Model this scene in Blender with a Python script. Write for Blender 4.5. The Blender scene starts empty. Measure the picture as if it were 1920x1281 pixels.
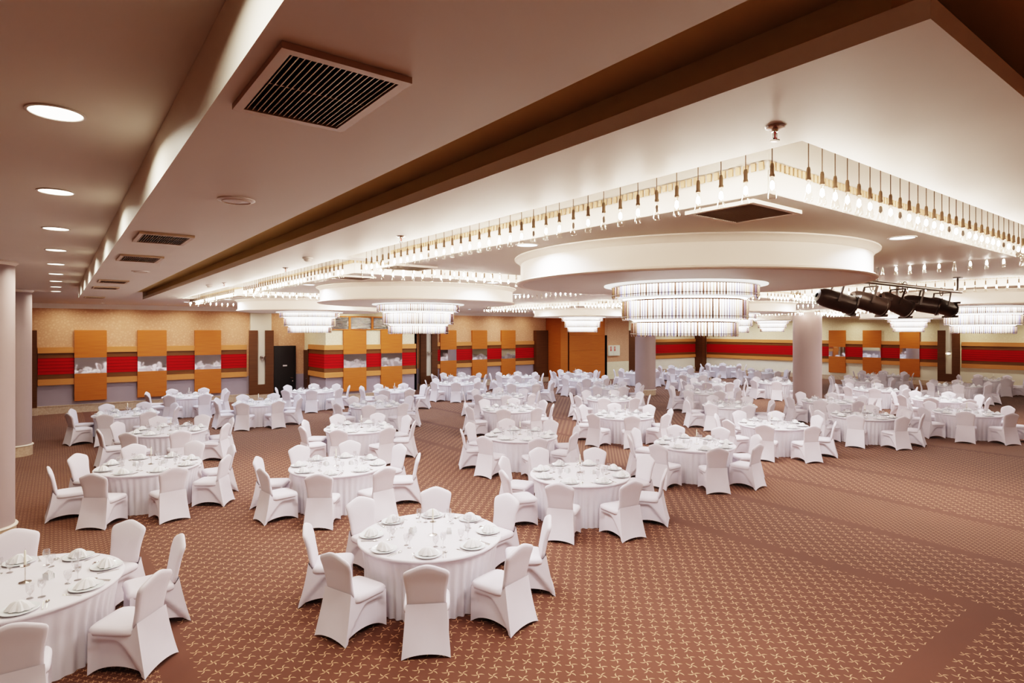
import bpy, math, random
from mathutils import Vector, Matrix
random.seed(7)
PI = math.pi
col = bpy.context.scene.collection
EYE = 3.37                      # camera height above the carpet
TH = math.atan(855/1125); S, Cc = math.sin(TH), math.cos(TH)

# ------------------------------------------------------------------ materials
def lin(h):
    h = h.lstrip('#'); r = []
    for i in (0, 2, 4):
        c = int(h[i:i+2], 16)/255
        r.append(c/12.92 if c <= .04045 else ((c+.055)/1.055)**2.4)
    return (*r, 1)
class NT:
    """tiny node-tree helper"""
    def __init__(s, name):
        s.m = bpy.data.materials.new(name); s.m.use_nodes = True
        s.t = s.m.node_tree; s.t.nodes.clear()
        s.out = s.t.nodes.new('ShaderNodeOutputMaterial')
    def n(s, typ, **k):
        nd = s.t.nodes.new(typ)
        for a, v in k.items(): setattr(nd, a, v)
        return nd
    def link(s, a, b): s.t.links.new(a, b)
    def math(s, op, a, b=None, c=None):
        nd = s.n('ShaderNodeMath', operation=op)
        for i, v in enumerate((a, b, c)):
            if v is None: continue
            if isinstance(v, (int, float)): nd.inputs[i].default_value = v
            else: s.link(v, nd.inputs[i])
        return nd.outputs[0]
    def mix(s, f, a, b):
        nd = s.n('ShaderNodeMix', data_type='RGBA')
        for i, v in ((0, f), (6, a), (7, b)):
            if isinstance(v, (int, float, tuple)): nd.inputs[i].default_value = v
            else: s.link(v, nd.inputs[i])
        return nd.outputs[2]
    def coord(s, kind='Object', scale=None):
        o = s.n('ShaderNodeTexCoord').outputs[kind]
        if scale:
            mp = s.n('ShaderNodeMapping'); mp.inputs['Scale'].default_value = scale
            s.link(o, mp.inputs[0]); o = mp.outputs[0]
        return o
    def noise(s, vec, scale, detail=3, rough=.5):
        nd = s.n('ShaderNodeTexNoise'); nd.inputs['Scale'].default_value = scale
        nd.inputs['Detail'].default_value = detail; nd.inputs['Roughness'].default_value = rough
        s.link(vec, nd.inputs['Vector']); return nd.outputs['Fac']
    def bsdf(s, color, rough=.5, metal=0, spec=.5, bump=None, bstr=.2, sheen=0):
        p = s.n('ShaderNodeBsdfPrincipled')
        if isinstance(color, tuple): p.inputs['Base Color'].default_value = color
        else: s.link(color, p.inputs['Base Color'])
        p.inputs['Roughness'].default_value = rough; p.inputs['Metallic'].default_value = metal
        p.inputs['Specular IOR Level'].default_value = spec
        if sheen: p.inputs['Sheen Weight'].default_value = sheen
        if bump is not None:
            b = s.n('ShaderNodeBump'); b.inputs['Strength'].default_value = bstr; b.inputs['Distance'].default_value = .01
            s.link(bump, b.inputs['Height']); s.link(b.outputs[0], p.inputs['Normal'])
        s.link(p.outputs[0], s.out.inputs[0]); return p
def plain(name, hexc, rough=.5, metal=0, spec=.5, vary=.06, scale=6):
    t = NT(name); c = lin(hexc)
    f = t.noise(t.coord(), scale)
    d = tuple(x*(1-vary*2) for x in c[:3])+(1,)
    t.bsdf(t.mix(f, d, tuple(min(1, x*(1+vary)) for x in c[:3])+(1,)), rough, metal, spec); return t.m
def emit(name, color, strength):
    t = NT(name); e = t.n('ShaderNodeEmission'); e.inputs[0].default_value = color; e.inputs[1].default_value = strength
    t.link(e.outputs[0], t.out.inputs[0]); return t.m
def wood(name, a, b, vertical=False):
    t = NT(name); v = t.coord('Object', (.7, .7, 22) if not vertical else (18, 18, .7))
    f = t.noise(v, 1.6, 5, .6)
    g = t.noise(t.coord('Object', (.3, .3, 90)), 1.0, 2)
    f = t.math('ADD', t.math('MULTIPLY', f, .8), t.math('MULTIPLY', g, .25))
    p = t.bsdf(t.mix(f, lin(a), lin(b)), .42, 0, .35); return t.m
M = {}
M['cloth'] = plain('white_cloth', 'e2d8df', .85, 0, .15, .02)
M['table_cloth'] = plain('table_cloth', 'e6dee4', .8, 0, .15, .02)
M['napkin'] = plain('napkin_cloth', 'f3eff0', .85, 0, .1, .02)
M['porcelain'] = plain('porcelain', 'eceef0', .12, 0, .5, .01)
M['silver'] = plain('silver', 'd6d0ca', .22, 1, .5, .05)
M['candle'] = plain('candle_wax', 'f6efdc', .5, 0, .4, .02)
M['plaster'] = plain('ceiling_plaster', 'ddd4ca', .55, 0, .3, .025, 1.5)
M['plaster_white'] = plain('white_plaster', 'efe2d6', .5, 0, .3, .02, 1.5)
M['cove'] = plain('tan_cove_paint', 'ccb47e', .6, 0, .2, .03, 1.5)
M['fluted'] = plain('beige_fluting', 'cfae8c', .6, 0, .2, .03)
M['grey_paint'] = plain('grey_dado_paint', '9c8e93', .6, 0, .3, .03, 2)
M['cream_paint'] = plain('cream_dado_paint', 'e6dcc6', .6, 0, .3, .03, 2)
M['pillar'] = plain('mauve_pillar_paint', 'a08c8a', .45, 0, .35, .03, 1.5)
M['pilaster'] = plain('cream_pilaster', 'd9cdb8', .5, 0, .3, .03, 2)
M['black_door'] = plain('black_door', '1b1613', .35, 0, .4, .05)
M['brown_door'] = plain('brown_door', '4a2c14', .4, 0, .4, .08)
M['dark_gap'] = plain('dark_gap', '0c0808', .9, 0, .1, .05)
M['black_metal'] = plain('black_metal', '40332e', .38, .3, .5, .15, 20)
M['can_inner'] = plain('can_inner', '3b2c22', .3, .8, .5, .15)
M['steel'] = plain('brushed_steel', '8d8078', .35, .9, .5, .1)
M['cord'] = plain('grey_cord', '6e5a4c', .5, .2, .4, .05)
M['brass'] = plain('socket_metal', '7a6655', .35, .8, .5, .1)
M['vent'] = plain('vent_frame', 'b59a80', .4, .3, .5, .08)
M['slat'] = plain('vent_slat', 'a98f70', .35, .6, .5, .1)
M['trayvent'] = plain('tray_vent_slat', 'b39a80', .45, .3, .4, .05)
M['vent_back'] = plain('tray_vent_back', '6e5a46', .8, 0, .1, .1)
M['dark'] = plain('duct_dark', '120906', .9, 0, .1, .1)
M['white_plastic'] = plain('white_plastic', 'd9cfc8', .4, 0, .4, .02)
M['red_glass'] = plain('red_glass_bulb', 'c22016', .2, 0, .6, .02)
M['red_sign'] = plain('red_sign', 'c8332a', .5, 0, .3, .02)
M['cabinet'] = plain('cabinet_paint', 'e4dcc0', .4, 0, .4, .02)
M['orange_wood'] = wood('orange_wood', '944a1c', 'c57832')
M['rail_wood'] = wood('light_rail_wood', 'ae6c32', 'd0925a')
M['dark_wood'] = wood('dark_wood', '3c2210', '6e4626')
M['mid_wood'] = wood('walnut_band_wood', '4e2c12', '7c5026')
def m_marble():
    t = NT('beige_marble'); f = t.noise(t.coord(), 14, 6, .65)
    t.bsdf(t.mix(f, lin('93735a'), lin('dcc6ae')), .3, 0, .5); return t.m
M['marble'] = m_marble()
M['marble_ring'] = plain('cream_stone_ring', 'e5d6c4', .35, 0, .5, .04)
def m_wallpaper(name, a, b):
    t = NT(name); c = t.coord('Object', (1, 1, 1))
    vo = t.n('ShaderNodeTexVoronoi'); vo.inputs['Scale'].default_value = 9; vo.feature = 'DISTANCE_TO_EDGE'
    t.link(c, vo.inputs['Vector'])
    f = t.math('ADD', t.math('MULTIPLY', vo.outputs[0], 1.6), t.math('MULTIPLY', t.noise(c, 24, 3), .5))
    t.bsdf(t.mix(t.math('MINIMUM', f, 1.0), lin(a), lin(b)), .6, 0, .25); return t.m
M['wallpaper'] = m_wallpaper('damask_wallpaper', 'bd8c68', 'd4a682')
M['wallpaper_pale'] = m_wallpaper('pale_wallpaper', 'dccba4', 'ecdfbc')
def m_red():
    t = NT('red_padded_fabric'); sx = t.n('ShaderNodeSeparateXYZ'); t.link(t.coord(), sx.inputs[0])
    w = t.math('ABSOLUTE', t.math('SUBTRACT', t.math('FRACT', t.math('DIVIDE', sx.outputs[2], .132)), .5))
    f = t.math('GREATER_THAN', w, .44)
    t.bsdf(t.mix(f, lin('a2060c'), lin('560206')), .6, 0, .2); return t.m
M['red_fabric'] = m_red()
def m_mirror():
    t = NT('mirror_glass'); t.bsdf(t.mix(t.noise(t.coord(), 1.5), (.86, .86, .84, 1), (.9, .9, .9, 1)), .03, 1, .5); return t.m
M['mirror'] = m_mirror()
def m_wavy():
    t = NT('wavy_dark_glass'); f = t.noise(t.coord('Object', (1.2, 1, 5)), 2.2, 3)
    t.bsdf(t.mix(f, (.12, .11, .10, 1), (.5, .49, .47, 1)), .06, 1, .5, bump=f, bstr=1.0); return t.m
M['dark_glass'] = m_wavy()
def m_glass(name, tr, tint, rough=.05):
    t = NT(name); a = t.n('ShaderNodeBsdfTransparent'); a.inputs[0].default_value = tint
    g = t.n('ShaderNodeBsdfGlossy'); g.inputs['Roughness'].default_value = rough; g.inputs[0].default_value = (1, 1, 1, 1)
    lw = t.n('ShaderNodeLayerWeight'); lw.inputs[0].default_value = .35
    f = t.math('ADD', t.math('MULTIPLY', lw.outputs['Facing'], 1-tr), (1-tr)*.35)
    mx = t.n('ShaderNodeMixShader'); t.link(f, mx.inputs[0]); t.link(a.outputs[0], mx.inputs[1]); t.link(g.outputs[0], mx.inputs[2])
    t.link(mx.outputs[0], t.out.inputs[0]); return t.m
M['glass'] = m_glass('clear_glass', .5, (.93, .93, .94, 1))
M['bulb_glass'] = m_glass('bulb_glass', .7, (.97, .95, .92, 1))
def m_crystal():
    t = NT('crystal_rod'); a = t.n('ShaderNodeBsdfTransparent')
    g = t.n('ShaderNodeBsdfGlossy'); g.inputs['Roughness'].default_value = .12
    sx = t.n('ShaderNodeSeparateXYZ'); t.link(t.coord('Object'), sx.inputs[0])
    ang = t.math('MULTIPLY', t.math('ARCTAN2', sx.outputs[1], sx.outputs[0]), 26)
    wn = t.n('ShaderNodeTexWhiteNoise', noise_dimensions='1D'); t.link(t.math('FLOOR', ang), wn.inputs['W'])
    cr = t.n('ShaderNodeValToRGB'); e = cr.color_ramp.elements
    e[0].position = 0; e[0].color = (.30, .22, .18, 1); e[1].position = 1; e[1].color = (.95, .93, .95, 1)
    for p, c in ((.15, (.55, .42, .36, 1)), (.35, (.85, .78, .75, 1)), (.6, (.6, .62, .85, 1)), (.75, (.9, .8, .62, 1))):
        q = e.new(p); q.color = c
    t.link(wn.outputs[0], cr.inputs[0]); t.link(cr.outputs[0], a.inputs[0]); t.link(cr.outputs[0], g.inputs[0])
    mx = t.n('ShaderNodeMixShader'); mx.inputs[0].default_value = .4
    t.link(a.outputs[0], mx.inputs[1]); t.link(g.outputs[0], mx.inputs[2]); t.link(mx.outputs[0], t.out.inputs[0]); return t.m
M['crystal'] = m_crystal()
def m_core():
    t = NT('chandelier_glow'); sx = t.n('ShaderNodeSeparateXYZ'); t.link(t.coord('Object'), sx.inputs[0])
    z = sx.outputs[2]; g = None
    for za, zb in ((0, -.14), (-.14, -.35), (-.35, -.515)):
        u = t.math('DIVIDE', t.math('SUBTRACT', za, z), za-zb)
        inn = t.math('MULTIPLY', t.math('GREATER_THAN', u, 0.0), t.math('LESS_THAN', u, 1.0))
        v = t.math('MULTIPLY', inn, t.math('ADD', 1.25, t.math('MULTIPLY', t.math('POWER', t.math('SUBTRACT', 1.0, t.math('MULTIPLY', u, inn)), 1.8), 11.0)))
        g = v if g is None else t.math('ADD', g, v)
    e = t.n('ShaderNodeEmission'); e.inputs[0].default_value = (1, .93, .87, 1); t.link(g, e.inputs[1])
    t.link(e.outputs[0], t.out.inputs[0]); return t.m
M['core'] = m_core()
M['plate_glow'] = emit('ceiling_plate_glow', (1, .93, .86, 1), 1.6)  # glow put into the plate for the light the lamps throw on it
M['filament'] = emit('bulb_filament', (1, .88, .74, 1), 400)
M['filament_far'] = emit('bulb_filament_far', (1, .88, .74, 1), 400)
M['sconce_glow'] = emit('sconce_glow', (1, .85, .65, 1), 6)
def m_carpet():
    t = NT('patterned_carpet')
    sx = t.n('ShaderNodeSeparateXYZ'); t.link(t.coord('Object'), sx.inputs[0]); X, Y = sx.outputs[0], sx.outputs[1]
    U = t.math('MULTIPLY', t.math('ADD', X, Y), .7071); V = t.math('MULTIPLY', t.math('SUBTRACT', Y, X), .7071)
    def motif(pitch, wid, twist):
        u = t.math('DIVIDE', U, pitch); v = t.math('DIVIDE', V, pitch)
        qx = t.math('SUBTRACT', t.math('FRACT', u), .5); qy = t.math('SUBTRACT', t.math('FRACT', v), .5)
        par = t.math('MODULO', t.math('ADD', t.math('FLOOR', u), t.math('MULTIPLY', t.math('FLOOR', v), 1.0)), 2)
        par2 = t.math('ABSOLUTE', par)
        r = t.math('SQRT', t.math('ADD', t.math('MULTIPLY', qx, qx), t.math('MULTIPLY', qy, qy)))
        th = t.math('ADD', t.math('ARCTAN2', qy, qx), t.math('ADD', t.math('MULTIPLY', r, twist), t.math('MULTIPLY', par2, .75)))
        d = t.math('MULTIPLY', r, t.math('ABSOLUTE', t.math('SINE', t.math('MULTIPLY', th, 2.0))))
        prof = t.math('SINE', t.math('MULTIPLY', t.math('MINIMUM', t.math('DIVIDE', r, .44), 1.0), PI))
        w = t.math('MULTIPLY', prof, wid)
        return t.math('GREATER_THAN', w, d)
    big = motif(.15, .085, 1.5)
    fine = motif(.08, .12, 1.0)
    def band(c, h): return t.math('LESS_THAN', t.math('ABSOLUTE', t.math('SUBTRACT', X, c)), h)
    wob = t.math('MULTIPLY', t.math('SUBTRACT', t.noise(t.coord('Object'), .12, 1), .5), .8)
    X = t.math('ADD', X, wob)
    isf = t.math('ADD', t.math('LESS_THAN', X, 1.0), t.math('ADD', band(12.05, 1.05), t.math('ADD', band(21.5, 1.1), band(31.5, 1.2))))
    pl = None
    for c, h in ((1.0, .14), (8.9, .13), (11.0, .12), (13.1, .12), (15.4, .12), (20.4, .12), (22.6, .12)):
        b = band(c, h); pl = b if pl is None else t.math('MAXIMUM', pl, b)
    yb = t.math('MULTIPLY', t.math('LESS_THAN', t.math('ABSOLUTE', t.math('SUBTRACT', Y, 2.3)), .14), t.math('LESS_THAN', X, 8.9))
    pl = t.math('MAXIMUM', pl, yb)
    mo = t.math('ADD', t.math('MULTIPLY', big, t.math('SUBTRACT', 1.0, isf)), t.math('MULTIPLY', t.math('MULTIPLY', fine, isf), .75))
    mo = t.math('MULTIPLY', mo, t.math('SUBTRACT', 1.0, pl))
    base = t.mix(t.noise(t.coord('Object'), .8, 3), lin('573629'), lin('663f31'))
    base = t.mix(t.math('MULTIPLY', t.noise(t.coord('Object'), 160, 2), .35), base, lin('4a2c20'))
    p = t.bsdf(t.mix(t.math('MULTIPLY', mo, .68), base, lin('d0a07a')), .95, 0, .1, sheen=.1)
    return t.m
M['carpet'] = m_carpet()

# ------------------------------------------------------------------ mesh building
class MB:
    def __init__(s): s.v = []; s.f = []; s.mi = []; s.cm = 0; s.mats = []
    def use(s, key):
        m = M[key]
        if m not in s.mats: s.mats.append(m)
        s.cm = s.mats.index(m); return s
    def add(s, vs, fs, mat=None):
        b = len(s.v); s.v += [tuple(mat @ Vector(p)) if mat else tuple(p) for p in vs]
        for f in fs: s.f.append(tuple(i+b for i in f)); s.mi.append(s.cm)
        return s
    def box(s, x0, x1, y0, y1, z0, z1, mat=None):
        return s.add([(x0,y0,z0),(x1,y0,z0),(x1,y1,z0),(x0,y1,z0),(x0,y0,z1),(x1,y0,z1),(x1,y1,z1),(x0,y1,z1)],
              [(0,3,2,1),(4,5,6,7),(0,1,5,4),(1,2,6,5),(2,3,7,6),(3,0,4,7)], mat)
    def lathe(s, prof, n=24, mat=None, cap=True, a0=0):
        vs = []; fs = []
        for r, z in prof:
            for i in range(n):
                a = a0+2*PI*i/n; vs.append((r*math.cos(a), r*math.sin(a), z))
        for k in range(len(prof)-1):
            for i in range(n):
                j = (i+1) % n; fs.append((k*n+i, k*n+j, (k+1)*n+j, (k+1)*n+i))
        if cap:
            fs.append(tuple(range(n-1, -1, -1))); b = (len(prof)-1)*n; fs.append(tuple(range(b, b+n)))
        return s.add(vs, fs, mat)
    def rings(s, rs, closed=True, cap0=True, cap1=True, mat=None):
        n = len(rs[0]); vs = [p for r in rs for p in r]; fs = []
        for k in range(len(rs)-1):
            for i in range(n if closed else n-1):
                j = (i+1) % n; fs.append((k*n+i, k*n+j, (k+1)*n+j, (k+1)*n+i))
        if cap0: fs.append(tuple(range(n-1, -1, -1)))
        if cap1: b = (len(rs)-1)*n; fs.append(tuple(range(b, b+n)))
        return s.add(vs, fs, mat)
    def tube(s, pts, r, n=6, mat=None):
        pts = [Vector(p) for p in pts]; rs = []
        for k, p in enumerate(pts):
            d = (pts[min(k+1, len(pts)-1)]-pts[max(k-1, 0)]).normalized()
            a = d.cross(Vector((0, 0, 1)));
            if a.length < .05: a = d.cross(Vector((1, 0, 0)))
            a.normalize(); b = d.cross(a)
            rr = r[k] if isinstance(r, (list, tuple)) else r
            rs.append([tuple(p+a*rr*math.cos(2*PI*i/n)+b*rr*math.sin(2*PI*i/n)) for i in range(n)])
        return s.rings(rs, mat=mat)
    def mesh(s, name, mat=None, smooth=True, angle=40):
        me = bpy.data.meshes.new(name); me.from_pydata(s.v, [], s.f)
        if s.mats:
            for m in s.mats: me.materials.append(m)
            me.polygons.foreach_set('material_index', s.mi)
        elif mat: me.materials.append(M[mat] if isinstance(mat, str) else mat)
        me.polygons.foreach_set('use_smooth', [smooth]*len(me.polygons))
        if smooth: me.set_sharp_from_angle(angle=math.radians(angle))
        me.update(); return me
    def build(s, name, mat=None, parent=None, loc=None, rotz=0, smooth=True, angle=40):
        o = bpy.data.objects.new(name, s.mesh(name, mat, smooth, angle)); col.objects.link(o)
        if parent: o.parent = parent
        if loc: o.location = loc
        o.rotation_euler.z = rotz; return o
def tag(o, label, cat, group=None, kind=None):
    o['label'] = label; o['category'] = cat
    if group: o['group'] = group
    if kind: o['kind'] = kind
    return o
def struct(o): o['kind'] = 'structure'; return o
def empty(name, loc=(0, 0, 0), rotz=0):
    o = bpy.data.objects.new(name, None); col.objects.link(o); o.location = loc; o.rotation_euler.z = rotz
    o.empty_display_size = .1; return o
KIDS = {}
def kids(o):
    if o.name not in KIDS: KIDS[o.name] = [c for c in o.children]
    return KIDS[o.name]
def dup(o, parent=None, loc=None, rotz=None):
    c = o.copy(); col.objects.link(c)
    if parent: c.parent = parent
    if loc is not None: c.location = loc
    if rotz is not None: c.rotation_euler.z = rotz
    for ch in kids(o): dup(ch, c)
    return c
class Kind:
    """first placement uses the prototype itself, later ones copy it"""
    def __init__(s, maker): s.maker = maker; s.proto = None; s.count = 0
    def put(s, loc, rotz, label, cat, group=None):
        s.count += 1
        if s.proto is None: s.proto = s.maker(); kids(s.proto); o = s.proto; o.location = loc; o.rotation_euler.z = rotz
        else: o = dup(s.proto, None, loc, rotz)
        return tag(o, label, cat, group)
def part(mb, name, mat, parent, **k): return mb.build(name, mat, parent, **k)

# ------------------------------------------------------------------ camera
cd = bpy.data.cameras.new('camera'); cam = bpy.data.objects.new('camera', cd); col.objects.link(cam)
cam.location = (0, 0, EYE); cam.rotation_euler = (PI/2, 0, -TH)
cd.sensor_width = 36; cd.lens = 1125/1920*36; cd.shift_y = -20.5/1920; cd.clip_end = 200; cd.clip_start = .05
bpy.context.scene.camera = cam

# ------------------------------------------------------------------ shell
X0, X1, Y0, YW, XR = -6.0, 42.8, -5.0, 30.5, 42.8
ZC, ZS, ZI = EYE+1.10, EYE+.82, EYE+.71
b = MB(); b.box(X0, X1, Y0, YW, -.15, 0); struct(b.build('floor', 'carpet', smooth=False))
b = MB(); b.box(X0-.2, X1+.2, Y0-.2, YW+.2, ZC, ZC+.2); struct(b.build('ceiling', 'plaster', smooth=False))
def wall(name, x0, x1, y0, y1, low, high, zs=1.2):
    e = struct(empty(name, ((x0+x1)/2, (y0+y1)/2, 0)))
    w, d = (x1-x0)/2, (y1-y0)/2
    MB().box(-w, w, -d, d, 0, zs).build('lower_wall', low, e, smooth=False)
    MB().box(-w, w, -d, d, zs, ZC).build('upper_wall', high, e, smooth=False)
    return e
wall('wall_far', X0, 26.0, YW, YW+.2, 'grey_paint', 'wallpaper')
wall('wall_far_right', 26.0, X1+.2, YW, YW+.2, 'cream_paint', 'wallpaper_pale')
wall('wall_right', XR, XR+.2, Y0, YW, 'cream_paint', 'wallpaper_pale')
wall('wall_left', X0-.2, X0, Y0-.2, YW+.2, 'grey_paint', 'wallpaper')
wall('wall_back', X0, X1+.2, Y0-.2, Y0, 'grey_paint', 'wallpaper')
# projecting bay on the far wall and wood clad door bay
BX0, BX1, BY = 10.0, 14.62, 27.5
wall('wall_bay', BX0, BX1, BY, YW-.002, 'grey_paint', 'wallpaper_pale')
trim_n = [0]
def trim(mb, mat, **k):
    trim_n[0] += 1; return struct(mb.build('trim_%d' % trim_n[0], mat, smooth=False, **k))
# crown mouldings
for (xa, xb, y) in ((X0, BX0, YW), (BX1, X1, YW)):
    m = MB(); m.box(xa, xb, y-.10, y-.001, EYE+.98, ZC-.001); m.box(xa, xb, y-.05, y-.001, EYE+.90, EYE+.98); trim(m, 'plaster_white')
m = MB(); m.box(XR-.10, XR-.001, Y0, YW-.11, EYE+.98, ZC-.001); m.box(XR-.05, XR-.001, Y0, YW-.11, EYE+.90, EYE+.98); trim(m, 'plaster_white')
# horizontal banding: rails, walnut bands, red padded band
BANDS = ((2.46, 2.69, .09, 'rail_wood'), (2.26, 2.46, .05, 'mid_wood'), (1.60, 2.26, .06, 'red_fabric'), (1.41, 1.60, .05, 'mid_wood'), (1.17, 1.41, .09, 'rail_wood'))
def bands_y(xa, xb, y, cut=0):
    for za, zb, p, mt in BANDS: trim(MB().box(xa, xb, y-p, y-.001, za, zb), mt)
def bands_x(ya, yb, x):
    for za, zb, p, mt in BANDS: trim(MB().box(x-p, x-.001, ya, yb, za, zb), mt)
bands_y(-.58, 7.24, YW); bands_y(17.53, 24.94, YW); bands_y(34.6, 42.3, YW)
bands_y(BX0-.09, BX1+.05, BY); bands_x(BY+.001, 29.7, BX0)
bands_x(Y0+.2, 12.19, XR); bands_x(13.36, 29.7, XR)
# baseboards
def base_y(n, xa, xb, y):
    m = MB(); m.box(xa, xb, y-.06, y-.001, 0, .30); m.box(xa, xb, y-.075, y-.001, .30, .34)
    struct(m.build('baseboard_'+n, 'marble', smooth=False))
base_y('far', X0, 8.47, YW); base_y('far_middle', 16.4, 26.0, YW); base_y('bay', BX0, BX1, BY); base_y('far_right', 31.9, XR, YW)
m = MB(); m.box(XR-.06, XR-.001, Y0, YW-.09, 0, .3); struct(m.build('baseboard_right', 'marble', smooth=False))
m = MB(); m.box(BX0-.06, BX0-.001, BY, YW-.08, 0, .3); struct(m.build('baseboard_bay_side', 'marble', smooth=False))

# ------------------------------------------------------------------ ceilings
# left soffit strip (holds the air vents)
e = MB(); e.box(.45, 1.367, Y0, 18.6, ZS, ZC-.001); struct(e.build('ceiling', 'plaster', smooth=False))
# ribbed tan strip inside the slot between the soffits
m = MB(); m.box(1.367, 1.93, Y0, 18.6, EYE+1.02, ZC-.001); m.box(1.40, 1.43, Y0, 18.6, EYE+1.0, EYE+1.02); trim(m, 'cove')
m = MB(); m.box(1.93, 2.0, .72, 18.6, EYE+.885, EYE+1.02); m.box(2.0, X1, .72, .80, EYE+.885, EYE+1.02); trim(m, 'cove')
m = MB(); m.box(1.93, X1, -.7, .72, EYE+1.02, ZC-.001); m.box(1.93, X1, .36, .40, EYE+1.0, EYE+1.02); trim(m, 'cove')
# large slab with square trays cut in it
TX = [5.13, 14.2, 26.25]; TY = [3.87, 9.25, 14.75]; TH2 = 2.565
SX0, SX1, SY0, SY1 = 1.83, X1-.001, .59, 18.6
xs = [SX0]+[v for c in TX for v in (c-TH2, c+TH2)]+[SX1]
ys = [SY0]+[v for c in TY for v in (c-TH2, c+TH2)]+[SY1]
m = MB()
for i in range(len(xs)-1):
    for j in range(len(ys)-1):
        if i % 2 == 1 and j % 2 == 1: continue
        m.add([(xs[i], ys[j], ZS), (xs[i+1], ys[j], ZS), (xs[i+1], ys[j+1], ZS), (xs[i], ys[j+1], ZS)], [(0, 3, 2, 1)])
ZL = EYE+.885
m.add([(SX0,SY0,ZS),(SX0,SY1,ZS),(SX0,SY1,ZL),(SX0,SY0,ZL)], [(0,1,2,3)])
m.add([(SX0,SY0,ZS),(SX1,SY0,ZS),(SX1,SY0,ZL),(SX0,SY0,ZL)], [(0,1,2,3)])
m.add([(SX0,SY0,ZL),(SX1,SY0,ZL),(SX1,SY0+.13,ZL),(SX0,SY0+.13,ZL)], [(0,1,2,3)])
m.add([(SX0,SY0,ZL),(SX0+.13,SY0,ZL),(SX0+.13,SY1,ZL),(SX0,SY1,ZL)], [(0,1,2,3)])
m.add([(SX0,SY1,ZS),(SX1,SY1,ZS),(SX1,SY1,ZC),(SX0,SY1,ZC)], [(0,1,2,3)])
for cx in TX:
    for cy in TY:
        a, b_, c, d = cx-TH2, cx+TH2, cy-TH2, cy+TH2
        for (p, q) in (((a,c),(b_,c)), ((b_,c),(b_,d)), ((b_,d),(a,d)), ((a,d),(a,c))):
            m.add([(p[0],p[1],ZS),(q[0],q[1],ZS),(q[0],q[1],ZC),(p[0],p[1],ZC)], [(0,1,2,3)])
struct(m.build('ceiling', 'plaster', smooth=False))
G = .36
PHR_T = {}
names_c = ['left', 'middle', 'right']; names_r = ['front', 'second', 'back']
for i, cx in enumerate(TX):
    for j, cy in enumerate(TY):
        h = TH2-G; e = struct(empty('ceiling', (cx, cy, ZI)))
        MB().box(-h, h, -h, h, 0, ZC-ZI-.001).build('island_box', 'plaster', e, smooth=False)
        f = MB(); n = int(2*h/.045)
        for k in range(n):
            u = -h+.02+k*(2*h-.04)/n
            f.box(-h-.012, -h-.001, u, u+.026, .125, .165); f.box(u, u+.026, -h-.012, -h-.001, .125, .165)
        f.build('fluted_band', 'fluted', e, smooth=False)
        w = MB()
        for sx, sy, tx, ty in ((-1, 0, .002, h), (0, -1, h, .002), (1, 0, .002, h), (0, 1, h, .002)):
            w.box(sx*h-tx+sx*.003, sx*h+tx+sx*.003, sy*h-ty+sy*.003, sy*h+ty+sy*.003, .002, .118)
        w.build('white_fascia', 'plaster_white', e, smooth=False)

# drums
def make_drum():
    t = empty('ceiling_drum'); R = 1.62; hh = .26
    MB().lathe([(R, .028), (R, hh-.055)], 96, cap=False).build('side_band', 'plaster_white', t)
    MB().lathe([(R-.05, 0), (R+.03, 0), (R+.045, .012), (R+.02, .028), (R, .03), (R-.05, .03)], 96, cap=False).build('lower_moulding', 'plaster_white', t, angle=60)
    MB().lathe([(R, hh-.06), (R+.012, hh-.05), (R+.02, hh-.03), (R+.06, hh-.012), (R+.06, hh-.001), (R-.05, hh-.001)], 96, cap=False).build('upper_moulding', 'plaster_white', t, angle=60)
    MB().lathe([(R-.02, -.0005), (.001, -.0005)], 96, cap=False).build('underside', 'plaster', t)
    return t
drum = Kind(make_drum); ZD = ZI-.26
DC = [(4.97, 3.72), (14.2, 3.72), (26.25, 3.72), (4.97, 9.2), (14.2, 9.2), (26.25, 9.2), (4.97, 14.75), (14.2, 14.75), (26.25, 14.75)]
LX = ['left', 'middle', 'far right']; LY = ['nearest', 'second', 'farthest']
for k, (x, y) in enumerate(DC):
    drum.put((x, y, ZD), 0, 'round white plaster ceiling drum, %s in the %s row of drums' % (LY[k//3], LX[k % 3]), 'ceiling drum', 'ceiling drums')

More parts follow.
